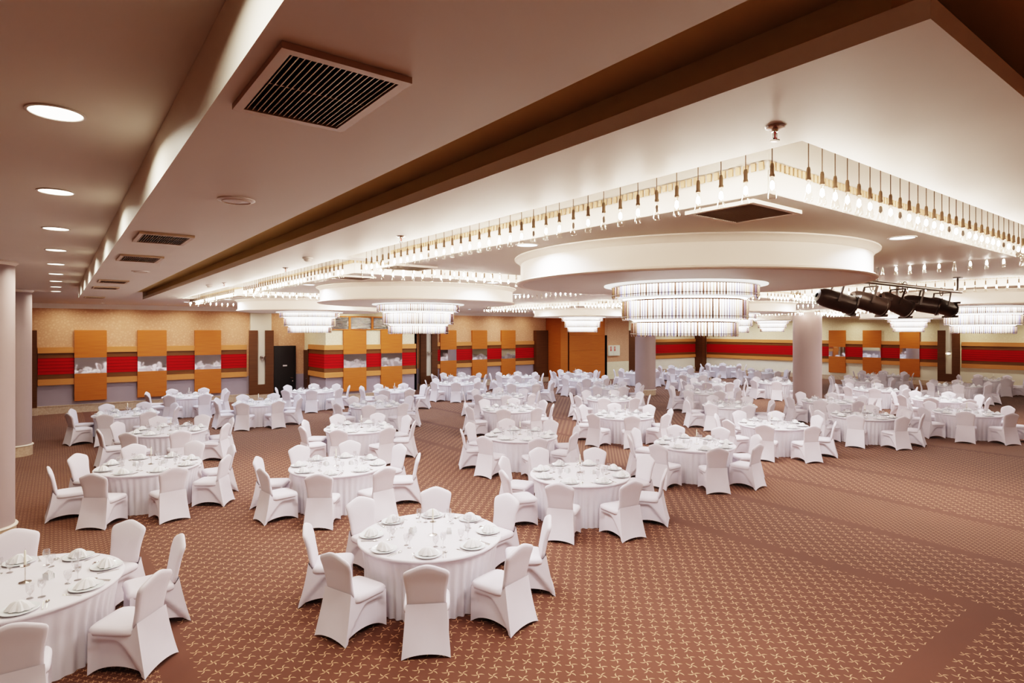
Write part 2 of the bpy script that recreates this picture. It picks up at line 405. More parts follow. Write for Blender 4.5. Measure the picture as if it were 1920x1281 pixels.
# chandeliers
TIERS = ((.695, 0, -.14), (.597, -.14, -.35), (.507, -.35, -.515))
def rod(mb, r, a, z0, z1, w=.0085):
    ca, sa = math.cos(a), math.sin(a)
    mt = Matrix.Rotation(a, 4, 'Z') @ Matrix.Translation((r, 0, 0))
    mb.add([(w,0,z0),(0,w,z0),(-w,0,z0),(0,-w,z0),(w,0,z1+.02),(0,w,z1+.02),(-w,0,z1+.02),(0,-w,z1+.02),(0,0,z1)],
           [(0,1,5,4),(1,2,6,5),(2,3,7,6),(3,0,4,7),(4,5,8),(5,6,8),(6,7,8),(7,4,8)], mt)
def make_chandelier(fine):
    t = empty('crystal_chandelier')
    MB().lathe([(.001, 0), (.78, 0), (.78, -.012), (.70, -.015), (.001, -.015)], 64, cap=False).build('ceiling_plate', 'plate_glow', t)
    c = MB()
    prof = [(.001, -.02)]
    for r, za, zb in TIERS: prof += [(r-.05, za-.022), (r-.05, zb+.02)]
    prof.append((.001, TIERS[2][2]+.02))
    c.lathe(prof, 48, cap=False); c.build('glowing_lamp_drum', 'core', t)
    cand = []
    for ti, (r, za, zb) in enumerate(TIERS):
        MB().lathe([(r+.005, za-.015), (r+.014, za-.015), (r+.014, za-.027), (r-.012, za-.027), (r-.012, za-.015)], 72, cap=False).build('tier_ring', 'silver', t)
        MB().lathe([(r+.010, zb+.030), (r+.014, zb+.030), (r+.014, zb+.036), (r+.010, zb+.036)], 72, cap=False).build('bead_ring', 'steel', t)
        n = int(2*PI*r/.030)
        for i in range(n): cand.append((r, 2*PI*i/n, za-.025, zb))
    if fine:
        va = math.atan2(-3.72, -4.97)
        cand.sort(key=lambda q: abs((q[1]-va+PI) % (2*PI)-PI))
        for q in cand[:100]:
            mb = MB(); rod(mb, *q); mb.build('crystal_rod', 'crystal', t, smooth=False)
        mb = MB()
        for q in cand[100:]: rod(mb, *q)
        o = mb.build('crystal_rod_fringe', 'crystal', t, smooth=False); o['kind'] = 'stuff'
    else:
        for ti, (r, za, zb) in enumerate(TIERS):
            mb = MB()
            for q in cand:
                if q[0] == r: rod(mb, *q)
            o = mb.build('crystal_rod_fringe', 'crystal', t, smooth=False); o['kind'] = 'stuff'
    return t
ck = Kind(lambda: make_chandelier(False))
chand_lamps = []
for k, (x, y) in enumerate(DC):
    lab = 'three-tier crystal rod chandelier glowing under the %s drum of the %s row' % (LY[k//3], LX[k % 3])
    if k == 0:
        t = make_chandelier(True); t.location = (x, y, ZD); tag(t, lab, 'chandelier', 'crystal chandeliers')
    else: ck.put((x, y, ZD), 0, lab, 'chandelier', 'crystal chandeliers')
    chand_lamps.append((x, y))

# pendant bulbs around every tray
BULB_PROF = [(.006, .0), (.0075, -.006), (.009, -.02), (.012, -.045), (.017, -.075), (.021, -.093), (.020, -.103), (.010, -.108)]
ZB = EYE+.735            # socket base height
def bulb_mesh(lit, mb=None, at=None, n=8, far=False):
    pass
def make_bulb(lit):
    t = empty('pendant_bulb')
    MB().tube([(0, 0, 0), (0, 0, -.32)], .0028, 5).build('cord', 'cord', t)
    MB().lathe([(.001, -.30), (.007, -.302), (.010, -.315), (.010, -.352), (.0125, -.355), (.0125, -.366), (.004, -.368)], 8, cap=False).build('socket', 'brass', t)
    g = MB().lathe([(r, z-.366) for r, z in BULB_PROF], 10, cap=False).build('glass_bulb', 'bulb_glass', t)
    MB().lathe([(.001, -.385), (.008, -.393), (.010, -.418), (.001, -.430)], 6, cap=False).build('filament', 'filament' if lit else 'steel', g)
    return t
bulbs = []
for i, cx in enumerate(TX):
    for j, cy in enumerate(TY):
        h = TH2-.15; n = int(2*h/.138)
        for side in range(4):
            for k in range(n):
                u = -h+.07+k*(2*h-.14)/(n-1)
                if side == 0: p = (cx-h, cy-h+h+u)
                elif side == 1: p = (cx+u, cy-h)
                elif side == 2: p = (cx+h, cy+u)
                else: p = (cx+u, cy+h)
                if math.hypot(p[0]-25, p[1]-12.5) < .7: continue
                if side in (1, 3) and (k == 0 or k == n-1): continue
                dep = p[0]*S+p[1]*Cc; lat = p[0]*Cc-p[1]*S
                vis = dep > 1 and abs(lat/dep) < .86
                bulbs.append((dep if vis else dep+500, p[0], p[1], i, j, side, k))
bulbs.sort()
lit_k, unlit_k = Kind(lambda: make_bulb(True)), Kind(lambda: make_bulb(False))
SIDE = ['left edge', 'near edge', 'right edge', 'far edge']
far = MB()
for q, (dep, x, y, i, j, side, k) in enumerate(bulbs):
    lit = (q*7+k*3) % 9 not in (2, 6)
    if q < 300:
        lab = 'bare glass pendant bulb %d along the %s of the %s %s ceiling tray' % (k+1, SIDE[side], LY[j], LX[i])
        if not lit: lab = 'unlit ' + lab
        (lit_k if lit else unlit_k).put((x, y, ZC-.001), 0, lab, 'pendant bulb', 'bare bulbs hanging around the ceiling trays')
    else:
        far.use('cord').tube([(x, y, ZC-.001), (x, y, ZC-.32)], .003, 3)
        far.use('brass').lathe([(.001, ZC-.30), (.011, ZC-.315), (.011, ZC-.366)], 5, Matrix.Translation((x, y, 0)), cap=False)
        far.use('bulb_glass').lathe([(.006, ZC-.366), (.012, ZC-.41), (.021, ZC-.459), (.010, ZC-.474)], 6, Matrix.Translation((x, y, 0)), cap=False)
        far.use('filament_far' if lit else 'steel').lathe([(.001, ZC-.385), (.009, ZC-.395), (.011, ZC-.42), (.001, ZC-.432)], 4, Matrix.Translation((x, y, 0)), cap=False)
tag(far.build('pendant_bulb', None), 'rows of small bare bulbs hanging around the more distant ceiling trays', 'pendant bulb', 'bare bulbs hanging around the ceiling trays', 'stuff')

# ------------------------------------------------------------------ ceiling fittings
def make_vent(w, l, ns, cross=1, slat='slat', fr='vent', back='dark'):
    def f():
        t = empty('air_vent')
        MB().box(-w/2+.02, w/2-.02, -l/2+.02, l/2-.02, -.004, -.001).build('duct_backing', back, t, smooth=False)
        m = MB(); b_ = .032
        m.box(-w/2, w/2, -l/2, -l/2+b_, -.022, -.001); m.box(-w/2, w/2, l/2-b_, l/2, -.022, -.001)
        m.box(-w/2, -w/2+b_, -l/2+b_, l/2-b_, -.022, -.001); m.box(w/2-b_, w/2, -l/2+b_, l/2-b_, -.022, -.001)
        m.build('frame', fr, t, smooth=False)
        m = MB()
        for k in range(ns):
            x = -w/2+b_+(k+.6)*(w-2*b_)/ns
            m.add([(x-.002, -l/2+b_, -.018), (x+.0015, -l/2+b_, -.018), (x+.006, -l/2+b_, -.005), (x+.0025, -l/2+b_, -.005),
                   (x-.002, l/2-b_, -.018), (x+.0015, l/2-b_, -.018), (x+.006, l/2-b_, -.005), (x+.0025, l/2-b_, -.005)],
                  [(0,1,2,3),(4,7,6,5),(0,4,5,1),(1,5,6,2),(2,6,7,3),(3,7,4,0)])
        m.build('slats', slat, t, smooth=False)
        m = MB()
        for k in range(cross): m.box(-w/2+b_, w/2-b_, -.004+(k-(cross-1)/2)*.15, .004+(k-(cross-1)/2)*.15, -.012, -.006)
        m.build('cross_bar', 'slat', t, smooth=False); return t
    return f
vk = Kind(make_vent(.41, .60, 19))
VL = ['large slatted metal ceiling air vent nearest the camera', 'slatted ceiling air vent, second along the left soffit', 'slatted ceiling air vent, third along the left soffit',
      'slatted ceiling air vent, fourth along the left soffit', 'slatted ceiling air vent, fifth along the left soffit', 'slatted ceiling air vent farthest along the left soffit']
for (x, y), l in zip(((.712, 2.04), (.75, 6.08), (.75, 7.92), (.75, 11.9), (.75, 13.75), (.75, 17.9)), VL):
    vk.put((x, y, ZS), 0, l, 'air vent', 'air vents in the left soffit')
tv = Kind(make_vent(.52, .44, 22, 0, 'trayvent', 'plaster_white', 'vent_back'))
for k, (x, y, l) in enumerate(((3.24, 2.0, 'front corner of the nearest left'), (3.1, 6.0, 'far corner of the nearest left'), (3.1, 7.6, 'front corner of the second left'), (3.1, 12.95, 'front corner of the farthest left'), (7.0, 6.0, 'right far corner of the nearest left'))):
    tv.put((x, y, ZI), 0, 'beige grid air vent at the %s ceiling tray' % l, 'air vent', 'air vents in the ceiling trays')
def make_diff():
    t = empty('ceiling_speaker'); MB().lathe([(.11, 0), (.11, -.006), (.095, -.012), (.001, -.012)], 28, cap=False).build('grille', 'white_plastic', t)
    MB().lathe([(.085, -.012), (.085, -.015), (.08, -.015), (.08, -.012)], 28, cap=False).build('rim', 'vent', t); return t
dk = Kind(make_diff)
dk.put((.9, 4.04, ZS), 0, 'flat round ceiling speaker on the left soffit near the large vent', 'ceiling speaker', 'round ceiling speakers')
dk.put((.93, 9.7, ZS), 0, 'small flat round ceiling speaker farther along the left soffit', 'ceiling speaker', 'round ceiling speakers')
def make_sprinkler():
    t = empty('fire_sprinkler')
    MB().lathe([(.001, 0), (.040, -.001), (.036, -.008), (.014, -.012), (.012, -.022), (.001, -.022)], 20, cap=False).build('escutcheon', 'silver', t)
    MB().tube([(.0, 0, -.02), (.013, 0, -.026), (.013, 0, -.048), (.0, 0, -.054)], .0025, 5).tube([(.0, 0, -.02), (-.013, 0, -.026), (-.013, 0, -.048), (.0, 0, -.054)], .0025, 5).build('frame', 'silver', t)
    MB().tube([(0, 0, -.022), (0, 0, -.05)], .004, 6).build('glass_bulb', 'red_glass', t)
    MB().lathe([(.001, -.054), (.018, -.055), (.018, -.058), (.001, -.059)], 12, cap=False).build('deflector', 'brass', t); return t
sk = Kind(make_sprinkler)
for (x, y), l in zip(((2.30, 1.28), (2.38, 4.72), (2.38, 8.0), (2.30, 11.2)), ('nearest, beside the front corner of the bulb tray', 'second along the ceiling left of the bulbs', 'third along the ceiling left of the bulbs', 'farthest along the ceiling left of the bulbs')):
    sk.put((x, y, ZS), 0, 'small red-bulb fire sprinkler, '+l, 'sprinkler', 'fire sprinklers')
def make_smoke():
    t = empty('smoke_detector'); MB().lathe([(.055, 0), (.058, -.012), (.05, -.02), (.04, -.022)], 24, cap=False).build('base', 'white_plastic', t)
    MB().lathe([(.04, -.02), (.04, -.034), (.028, -.046), (.001, -.05)], 24, cap=False).build('sensor_head', 'white_plastic', t); return t
mk = Kind(make_smoke)
mk.put((2.25, 6.75, ZS), 0, 'white domed smoke detector on the ceiling, the nearer one', 'smoke detector', 'smoke detectors')
mk.put((2.2, 11.9, ZS), 0, 'white domed smoke detector on the ceiling, the farther one', 'smoke detector', 'smoke detectors')

# recessed downlights: rim + lit lens, with a real disk lamp in each
def disk_lamp(name, x, y, z, size, watts, colr, spread=160):
    l = bpy.data.lights.new(name, 'AREA'); l.shape = 'DISK'; l.size = size; l.energy = watts; l.color = colr; l.spread = math.radians(spread)
    o = bpy.data.objects.new(name, l); o.location = (x, y, z); col.objects.link(o); return o
M['lens_warm'] = emit('downlight_lens_warm', (1, .90, .74, 1), 7)
M['lens_cool'] = emit('downlight_lens_cool', (.95, .97, 1, 1), 7)
def make_down(r, lens):
    def f():
        t = empty('recessed_downlight')
        MB().lathe([(r, 0), (r+.012, -.001), (r+.012, -.006), (r, -.008), (r-.004, -.003)], 32, cap=False).build('trim_ring', 'white_plastic', t)
        MB().lathe([(r-.003, -.004), (.001, -.004)], 32, cap=False).build('lens', lens, t); return t
    return f
fk_list = []
for x, y in chand_lamps: disk_lamp('chandelier_lamp', x, y, ZD-.52, .85, 75, (1, .95, .93), 175)
dw, dc, ds = Kind(make_down(.115, 'lens_warm')), Kind(make_down(.085, 'lens_cool')), Kind(make_down(.06, 'lens_warm'))
ORD = ['first', 'second', 'third', 'fourth', 'fifth', 'sixth', 'seventh', 'eighth', 'ninth', 'tenth', 'eleventh', 'twelfth']
for k in range(9):
    y = 3.8+2.16*k
    dw.put((.0, y, ZC), 0, 'round lit ceiling downlight, %s from the camera in the left row' % ORD[k], 'downlight', 'downlights over the left aisle')
for k in range(-3, 9): disk_lamp('downlight_and_fill_lamp', 0, 3.8+2.16*k, ZC-.02, .2, 26, (1, .94, .78))  # those short of the first fitting are unseen, added as fill from behind
q = 0
for x in (1.48, 3.72, 7.0, 10.4, 15.2, 18.6, 22.0, 29, 34, 39):  # the leftmost pair is real; the rest are added to brighten the far end
    y = 28.9 if not (9.5 < x < 16) else 25.8
    ds.put((x, y, ZC), 0, 'small ceiling downlight near the far wall, %s counting from the left' % ORD[q], 'downlight', 'small downlights along the far wall'); q += 1
    disk_lamp('far_downlight_and_fill_lamp', x, y, ZC-.02, .1, 30, (1, .93, .86) if x < 12 else (.92, .95, 1))
for i, cx in enumerate(TX):
    for j, cy in enumerate(TY):
        for n_, (dx, dy) in (('left', (-2.03, 0)), ('near', (0, -2.03)), ('right', (2.03, 0)), ('far', (0, 2.03))):
            dc.put((cx+dx, cy+dy, ZI), 0, 'cool white downlight on the %s side of the %s %s ceiling drum' % (n_, LY[j], LX[i]), 'downlight', 'cool white downlights beside the drums')
            disk_lamp('drum_downlight_lamp', cx+dx, cy+dy, ZI-.02, .16, 26, (.93, .95, 1))
for x in (4, 8, 12.3, 17, 21.5, 26, 31, 36, 40.5):  # lamp rows added to brighten the far tables
    for y in ((22.3, 26.0) if x != 12.3 else (22.3, 25.2)):
        disk_lamp('far_row_fill_lamp', x, y, ZC-.02, .2, 70, (.76, .86, 1))
        if x < 42: fk_list.append((x, y))
# fittings for the added lamps over the far tables
fk = Kind(make_down(.10, 'lens_cool'))
for k, (x, y) in enumerate(fk_list):
    fk.put((x, y, ZC), 0, 'added cool ceiling downlight over the far tables, %s %s from the left' % (('nearer row', 'farther row')[k % 2], ORD[k//2]), 'downlight', 'added cool downlights over the far tables')
for k in range(9):  # unseen lamps without fittings, added to brighten the right wall
    disk_lamp('right_wall_fill_lamp', 41.6, 2+3.2*k, ZC-.02 if 2+3.2*k > 18.7 else ZS-.02, .15, 30, (1, .92, .80))
for x in (.2, 2.3, 4.5, 6.6, 8.9, 19.5, 21.7, 23.9): disk_lamp('wall_fill_lamp', x, 29.6, ZC-.02, .1, 14, (1, .90, .76))  # added without fittings to brighten the upper far wall
for x in (11, 13.2): disk_lamp('wall_fill_lamp', x, 26.7, ZC-.02, .1, 18, (1, .90, .76))  # same added wash for the bay wall
# ------------------------------------------------------------------ pillars
def make_pillar(r, h):
    def f():
        t = empty('round_pillar')
        MB().lathe([(r+.015, 0), (r+.015, .26)], 48).build('marble_plinth', 'marble', t)
        MB().lathe([(r, .26), (r+.035, .27), (r+.04, .285), (r+.03, .30), (r, .305)], 48, cap=False).build('plinth_ring', 'marble_ring', t)
        MB().lathe([(r, .26), (r, h-.001)], 48, cap=False).build('shaft', 'pillar', t)
        MB().lathe([(r, h-.07), (r+.03, h-.04), (r+.045, h-.03), (r+.045, h-.002)], 48, cap=False).build('capital_ring', 'plaster_white', t)
        return t
    return f
pk = Kind(make_pillar(.4, ZC)); pk2 = Kind(make_pillar(.55, ZS))
pk.put((-.92, 12.5, 0), 0, 'tall round mauve pillar with marble plinth, nearer one at left edge', 'pillar', 'round pillars')
pk.put((-.92, 21.0, 0), 0, 'tall round mauve pillar with marble plinth, farther one at left edge', 'pillar', 'round pillars')
pk2.put((25.0, 12.5, 0), 0, 'wide round mauve pillar right of centre, under the hanging spotlights', 'pillar', 'round pillars')
t = make_pillar(.53, ZC)(); t.location = (24.7, 20.9, 0); tag(t, 'wide round mauve pillar below the biggest chandelier, before the far wall', 'pillar', 'round pillars')

# ------------------------------------------------------------------ wall panels with mirror
def make_panel(w):
    def f():
        t = empty('wall_panel')
        MB().box(-w/2, w/2, -.12, -.001, .48-.48, 1.60-.48).build('lower_board', 'orange_wood', t, smooth=False)
        MB().box(-w/2, w/2, -.12, -.001, 2.25-.48, 3.385-.48).build('upper_board', 'orange_wood', t, smooth=False)
        MB().box(-w/2+.005, w/2-.005, -.115, -.001, 1.60-.48, 2.25-.48).build('mirror', 'mirror', t, smooth=False)
        return t
    return f
pn = Kind(make_panel(1.10))
g = 'orange wood wall panels with a mirror strip'
for k, x in enumerate((1.15, 3.35, 5.56)): pn.put((x, YW-.001, .48), 0, 'orange wood wall panel with mirror strip, %s from left on left far wall' % ORD[k], 'wall panel', g)
pn2 = Kind(make_panel(1.14))
for k, x in enumerate((11.39, 13.30)): pn2.put((x, BY-.001, .48), 0, 'orange wood wall panel with mirror strip, %s one on the projecting bay' % ('left', 'right')[k], 'wall panel', g)
for k, x in enumerate((18.4, 20.62, 22.82)): pn.put((x, YW-.001, .48), 0, 'orange wood wall panel with mirror strip, %s from left on centre far wall' % ORD[k], 'wall panel', g)
for k, y in enumerate((19.3, 17.1, 14.9)): pn.put((XR-.001, y, .48), -PI/2, 'orange wood wall panel with mirror strip, %s from left on right wall' % ORD[k], 'wall panel', g)
# high wavy mirror glazing over the bay
t = empty('clerestory_window', (12.3, BY-.001, 3.40))
for k in range(4):
    MB().box(-2.3+k*1.15+.05, -2.3+(k+1)*1.15-.05, -.03, -.001, .04, .60).build('pane', 'dark_glass', t, smooth=False)
m = MB(); m.box(-2.3, 2.3, -.06, -.001, 0, .04); m.box(-2.3, 2.3, -.06, -.001, .60, .66)
for k in range(5): m.box(-2.3+k*1.15-.05, -2.3+k*1.15+.05, -.06, -.001, .04, .60)
m.build('frame', 'orange_wood', t, smooth=False); tag(t, 'strip of dark wavy mirror glass panes high above the bay panels', 'window')
# pilasters: wood boards either side of a cream strip
def make_pilaster(top=None):
    t = empty('pilaster')
    MB().box(-.48, .48, -.20, -.001, 0, (ZC if top is None else top)-.13).build('cream_strip', 'pilaster', t, smooth=False)
    MB().box(-.56, -.17, -.30, -.201, .30, 3.38).build('wood_board', 'dark_wood', t, smooth=False)
    MB().box(.17, .56, -.30, -.201, .30, 3.38).build('wood_board', 'dark_wood', t, smooth=False)
    MB().box(-.17, .17, -.30, -.201, .30, .78).build('lower_board', 'dark_wood', t, smooth=False)
    MB().box(-.58, .58, -.33, -.001, 0, .30).build('marble_base', 'marble', t, smooth=False)
    return t
pl = Kind(make_pilaster)
pl.put((7.86, YW-.001, 0), 0, 'cream pilaster between two dark wood boards left of the black door', 'pilaster', 'pilasters')
pl.put((17.0, YW-.001, 0), 0, 'cream pilaster between two dark wood boards right of the bay', 'pilaster', 'pilasters')
pl2 = Kind(lambda: make_pilaster(ZS+.129)); pl2.put((XR-.001, 12.78, 0), -PI/2, 'cream pilaster between dark wood boards on right wall with lit sconce', 'pilaster', 'pilasters')
t = empty('wood_column', (-.66, YW-.001, 0)); MB().box(-.5, .06, -.2, -.001, .3, 3.38).build('board', 'dark_wood', t, smooth=False); MB().box(-.52, .08, -.23, -.001, 0, .3).build('marble_base', 'marble', t, smooth=False)
tag(t, 'dark wood wall column at the far left beside the pillar', 'column')
t = empty('wood_column', (25.45, YW-.001, 0)); MB().box(-.5, .5, -.3, -.001, .3, 3.38).build('board', 'dark_wood', t, smooth=False); MB().box(-.52, .54, -.33, -.001, 0, .3).build('marble_base', 'marble', t, smooth=False)
tag(t, 'dark wood wall column left of the orange wood doors', 'column')
t = empty('wood_column', (33.2, YW-.001, 0)); MB().box(-.6, 1.1, -1.1, -.001, .3, 3.38).build('board', 'dark_wood', t, smooth=False); MB().box(-.62, 1.12, -1.13, -.001, 0, .3).build('marble_base', 'marble', t, smooth=False)
tag(t, 'dark wood wall column behind the centre pillar, right of the cabinet', 'column')
t = empty('wood_column', (XR-.001, YW-.001, 0)); MB().box(-.55, -.001, -.75, -.001, 0, 3.38).build('board', 'dark_wood', t, smooth=False); MB().box(-.45, -.001, -.65, -.001, 3.38, ZC-.13).build('upper_strip', 'pilaster', t, smooth=False)
tag(t, 'dark wood column in the corner between the red banded walls', 'column')
# sconces
def make_sconce(lit):
    def f():
        t = empty('crystal_sconce')
        MB().box(-.06, .06, -.02, 0, -.12, .12).build('back_plate', 'silver', t, smooth=False)
        MB().lathe([(.001, .08), (.13, .08), (.13, .06), (.001, .06)], 20, Matrix.Translation((0, -.15, 0)), cap=False).build('bracket_ring', 'silver', t)
        c = MB()
        for rr, z0, z1, n in ((.125, .06, -.10, 22), (.07, .06, -.20, 12)):
            for i in range(n):
                mt = Matrix.Translation((rr*math.cos(2*PI*i/n), -.15+rr*math.sin(2*PI*i/n), 0)); w = .009
                c.add([(w,0,z0),(0,w,z0),(-w,0,z0),(0,-w,z0),(0,0,z1)], [(0,1,4),(1,2,4),(2,3,4),(3,0,4)], mt)
        c.build('crystal_drops', 'glass', t, smooth=False)
        if lit: MB().lathe([(.001, .05), (.06, .05), (.06, -.06), (.001, -.06)], 12, Matrix.Translation((0, -.15, 0)), cap=False).build('lamp', 'sconce_glow', t)
        return t
    return f
s1 = Kind(make_sconce(False)); s2 = Kind(make_sconce(True))
s1.put((7.90, YW-.203, 2.05), 0, 'unlit crystal wall sconce on the pilaster beside the black door', 'wall sconce', 'crystal wall sconces')
s1.put((17.0, YW-.203, 2.05), 0, 'unlit crystal wall sconce on the pilaster right of the bay', 'wall sconce', 'crystal wall sconces')
s2.put((XR-.205, 12.78, 2.0), -PI/2, 'small glowing wall sconce on the right wall pilaster', 'wall sconce', 'crystal wall sconces')
# doors
def door(name, x0, x1, y, h, mat, label=None):
    t = struct(empty(name, ((x0+x1)/2, y, 0))); w = (x1-x0)/2
    MB().box(-w+.07, w-.07, -.05, -.001, 0, h-.07).build('door_leaf', mat, t, smooth=False)
    m = MB(); m.box(-w, -w+.07, -.08, -.001, 0, h); m.box(w-.07, w, -.08, -.001, 0, h); m.box(-w+.07, w-.07, -.08, -.001, h-.07, h); m.build('door_frame', mat, t, smooth=False)
    return t, w
t, w = door('door_1', 8.5, 9.55, YW, 2.62, 'black_door')
hnd = MB().tube([(w-.16, -.05, 1.02), (w-.16, -.10, 1.02), (w-.27, -.10, 1.02)], .014, 8).lathe([(.03, 0), (.03, .02)], 12, Matrix.Translation((w-.16, -.05, .86)) @ Matrix.Rotation(PI/2, 4, 'X')).build('handle', 'silver', t)
MB().box(-.10, .10, -.058, -.051, 1.60, 1.67).build('name_plate', 'white_plastic', t, smooth=False)
t = struct(empty('door_2', (10.0-.001, 30.08, 0)))   # brown door in the return of the bay
MB().box(-.05, -.001, -.30, .40, 0, 2.4).build('door_leaf', 'brown_door', t, smooth=False)
MB().box(-.09, -.001, -.37, -.30, 0, 2.45).build('door_frame', 'dark_wood', t, smooth=False)
MB().tube([(-.05, -.24, 1.0), (-.10, -.24, 1.0), (-.10, -.12, 1.0)], .012, 6).build('handle', 'silver', t)
t = struct(empty('door_3', (15.6, YW-.001, 0))); MB().box(-.85, .75, -.02, -.001, 0, 3.3).build('opening_shade', 'dark_gap', t, smooth=False)  # near-black sheet on the wall; the opening's shade is put into its colour
# orange wood clad bay with big doors
t = empty('door_bay', (26.0, 29.0, 0))
MB().box(0, .63, 0, 1.49, 0, ZC-.13).build('corner_post', 'orange_wood', t, smooth=False)
MB().box(.63, .76, .06, 1.49, 0, ZC-.13).build('door_gap', 'dark_gap', t, smooth=False)
for k in range(4): MB().box(.76, 4.06, .0, 1.49, (0, 1.05, 2.05, 3.05)[k]+.006, (1.05, 2.05, 3.05, ZC-.13)[k]).build('door_board', 'orange_wood', t, smooth=False)
MB().box(4.06, 4.33, .05, 1.49, 0, 3.05).build('side_gap', 'dark_gap', t, smooth=False)
MB().box(4.06, 4.33, .05, 1.49, 3.05, ZC-.13).build('upper_infill', 'wallpaper', t, smooth=False)
tag(t, 'tall orange wood clad sliding door bay at the centre far wall', 'door bay')
wall('wall_cabinet', 30.34, 32.55, 29.05, YW-.002, 'wallpaper_pale', 'wallpaper')
t = empty('hydrant_cabinet', (30.95, 29.049, 1.62))
MB().box(-.55, .52, -.14, -.001, 0, .72).build('case', 'cabinet', t, smooth=False)
MB().box(-.53, -.13, -.155, -.141, .02, .70).build('door', 'cabinet', t, smooth=False)
MB().box(-.10, .50, -.155, -.141, .02, .70).build('door', 'cabinet', t, smooth=False)
for sx in (-.40, -.01):
    s_ = MB().box(sx-.07, sx+.07, -.162, -.156, .50, .64).box(sx-.07, sx+.07, -.162, -.156, .33, .47).build('red_sign', 'red_sign', t, smooth=False)
    MB().box(sx-.03, sx+.03, -.165, -.163, .54, .60).tube([(sx-.03, -.164, .37), (sx, -.164, .43), (sx+.03, -.164, .37)], .008, 4).build('pictogram', 'cabinet', s_, smooth=False)
tag(t, 'cream fire hydrant cabinet with red pictogram signs on the wall', 'cabinet')

# ------------------------------------------------------------------ lighting bar with spotlights
t = empty('lighting_bar', (6.6, 3.2, EYE+.595))
MB().tube([(0, 0, 0), (4.6, 0, 0)], .024, 10).build('pipe', 'steel', t)
for hx in (1.55, 4.45): MB().box(hx-.012, hx+.012, -.012, .012, .02, .224).box(hx-.05, hx+.05, -.05, .05, .21, .2235).build('hanger', 'black_metal', t, smooth=False)
for cx_, r_ in ((1.5, .10), (2.35, .08), (2.5, .09), (3.85, .07)):
    MB().tube([(cx_+r_*math.cos(a*PI/8), .03, -.02+r_*.9*math.sin(a*PI/8)) for a in range(17)], .006, 5).build('cable_loop', 'black_metal', t)
MB().box(2.2, 2.62, .20, .32, -.28, -.18).box(2.25, 2.28, .02, .24, -.18, -.16).box(2.25, 2.28, .02, .05, -.18, .02).build('dimmer_box', 'black_metal', t, smooth=False)
tag(t, 'steel lighting bar hung from the ceiling beside the big drum', 'lighting bar')
def make_can():
    t = empty('stage_spotlight')      # barrel along local +X, yoke upward
    MB().lathe([(.03, -.20), (.07, -.19), (.095, -.15), (.105, -.09), (.108, 0), (.108, .20), (.118, .205), (.118, .225)], 20, Matrix.Rotation(PI/2, 4, 'Y'), cap=False).build('barrel', 'black_metal', t)
    MB().lathe([(.112, .22), (.10, .21), (.095, .06), (.001, .05)], 20, Matrix.Rotation(PI/2, 4, 'Y'), cap=False).build('reflector', 'can_inner', t)
    m = MB()
    for sx in (-.125, .125): m.box(-.012, .012, sx-.004, sx+.004, -.02, .19)
    m.box(-.014, .014, -.129, .129, .19, .198); m.build('yoke', 'black_metal', t, smooth=False)
    m = MB()
    m.box(.225, .232, -.12, .12, -.12, -.09).box(.225, .232, -.12, .12, .09, .12); m.build('filter_frame', 'black_metal', t, smooth=False)
    return t
kk = Kind(make_can)
for k, (x, dz, rz, ry) in enumerate(((7.0, .345, -38, 17), (7.84, .35, -35, 18), (8.63, .355, -30, 22), (9.5, .37, -62, 12), (10.3, .36, -20, 14))):
    o = kk.put((x, 3.2, EYE+dz), math.radians(rz), 'black stage spotlight can on the lighting bar, %s from the left' % ORD[k], 'spotlight', 'stage spotlights on the bar')
    o.rotation_euler = (0, math.radians(ry), math.radians(rz))
    MBc = MB().tube([(0, 0, .0), (0, 0, .08)], .012, 6)
    o2 = MBc.build('clamp', 'steel', None); o2.parent = o; o2.location = (0, 0, .195); o2.scale = (1, 1, max(.1, (.57-dz-.195)/.08*1.0))

# ------------------------------------------------------------------ banquet chair
def se(w, d, n, p=4.0, cy=0, cx=0):
    """superellipse ring"""
    out = []
    for i in range(n):
        a = 2*PI*i/n+PI/n; c, s_ = math.cos(a), math.sin(a)
        r = (abs(c)**p+abs(s_)**p)**(-1/p); out.append((cx+w*r*c, cy+d*r*s_))
    return out
def back_outline():
    pts = []          # half outline from bottom centre up the right side to the crown
    right = [(.165, .455), (.205, .47), (.206, .54), (.209, .62), (.219, .70), (.232, .77), (.239, .82), (.240, .848), (.228, .872), (.195, .893), (.14, .915), (.085, .937), (.04, .950)]
    pts = right+[(0, .955)]+[(-x, z) for x, z in reversed(right)]+[(-.07, .45), (.07, .45)]
    return pts
def lean(z): return -.215-(z-.45)*.19-max(0, z-.75)*.12
def chair_back_mb():
    P = back_outline(); cz = .70; rs = []
    def ring(sc, y):
        return [(x*sc, lean(cz+(z-cz)*sc)+y, cz+(z-cz)*sc) for x, z in P]
    seq = [(.30, .030), (.62, .031), (.84, .029), (.95, .022), (1.0, .006), (1.0, -.006), (.95, -.020), (.84, -.026), (.62, -.027), (.30, -.027)]
    m = MB(); m.rings([ring(a, b_) for a, b_ in seq]); return m
def seat_mb():
    m = MB(); rs = []
    for w, d, z in ((.22, .215, .395), (.242, .238, .40), (.248, .243, .425), (.242, .238, .455), (.225, .22, .472), (.18, .175, .480), (.09, .09, .483)):
        rs.append([(x*(1+.06*y), y, z) for x, y in se(w, d, 36, 7, .012)])
    m.rings(rs); return m
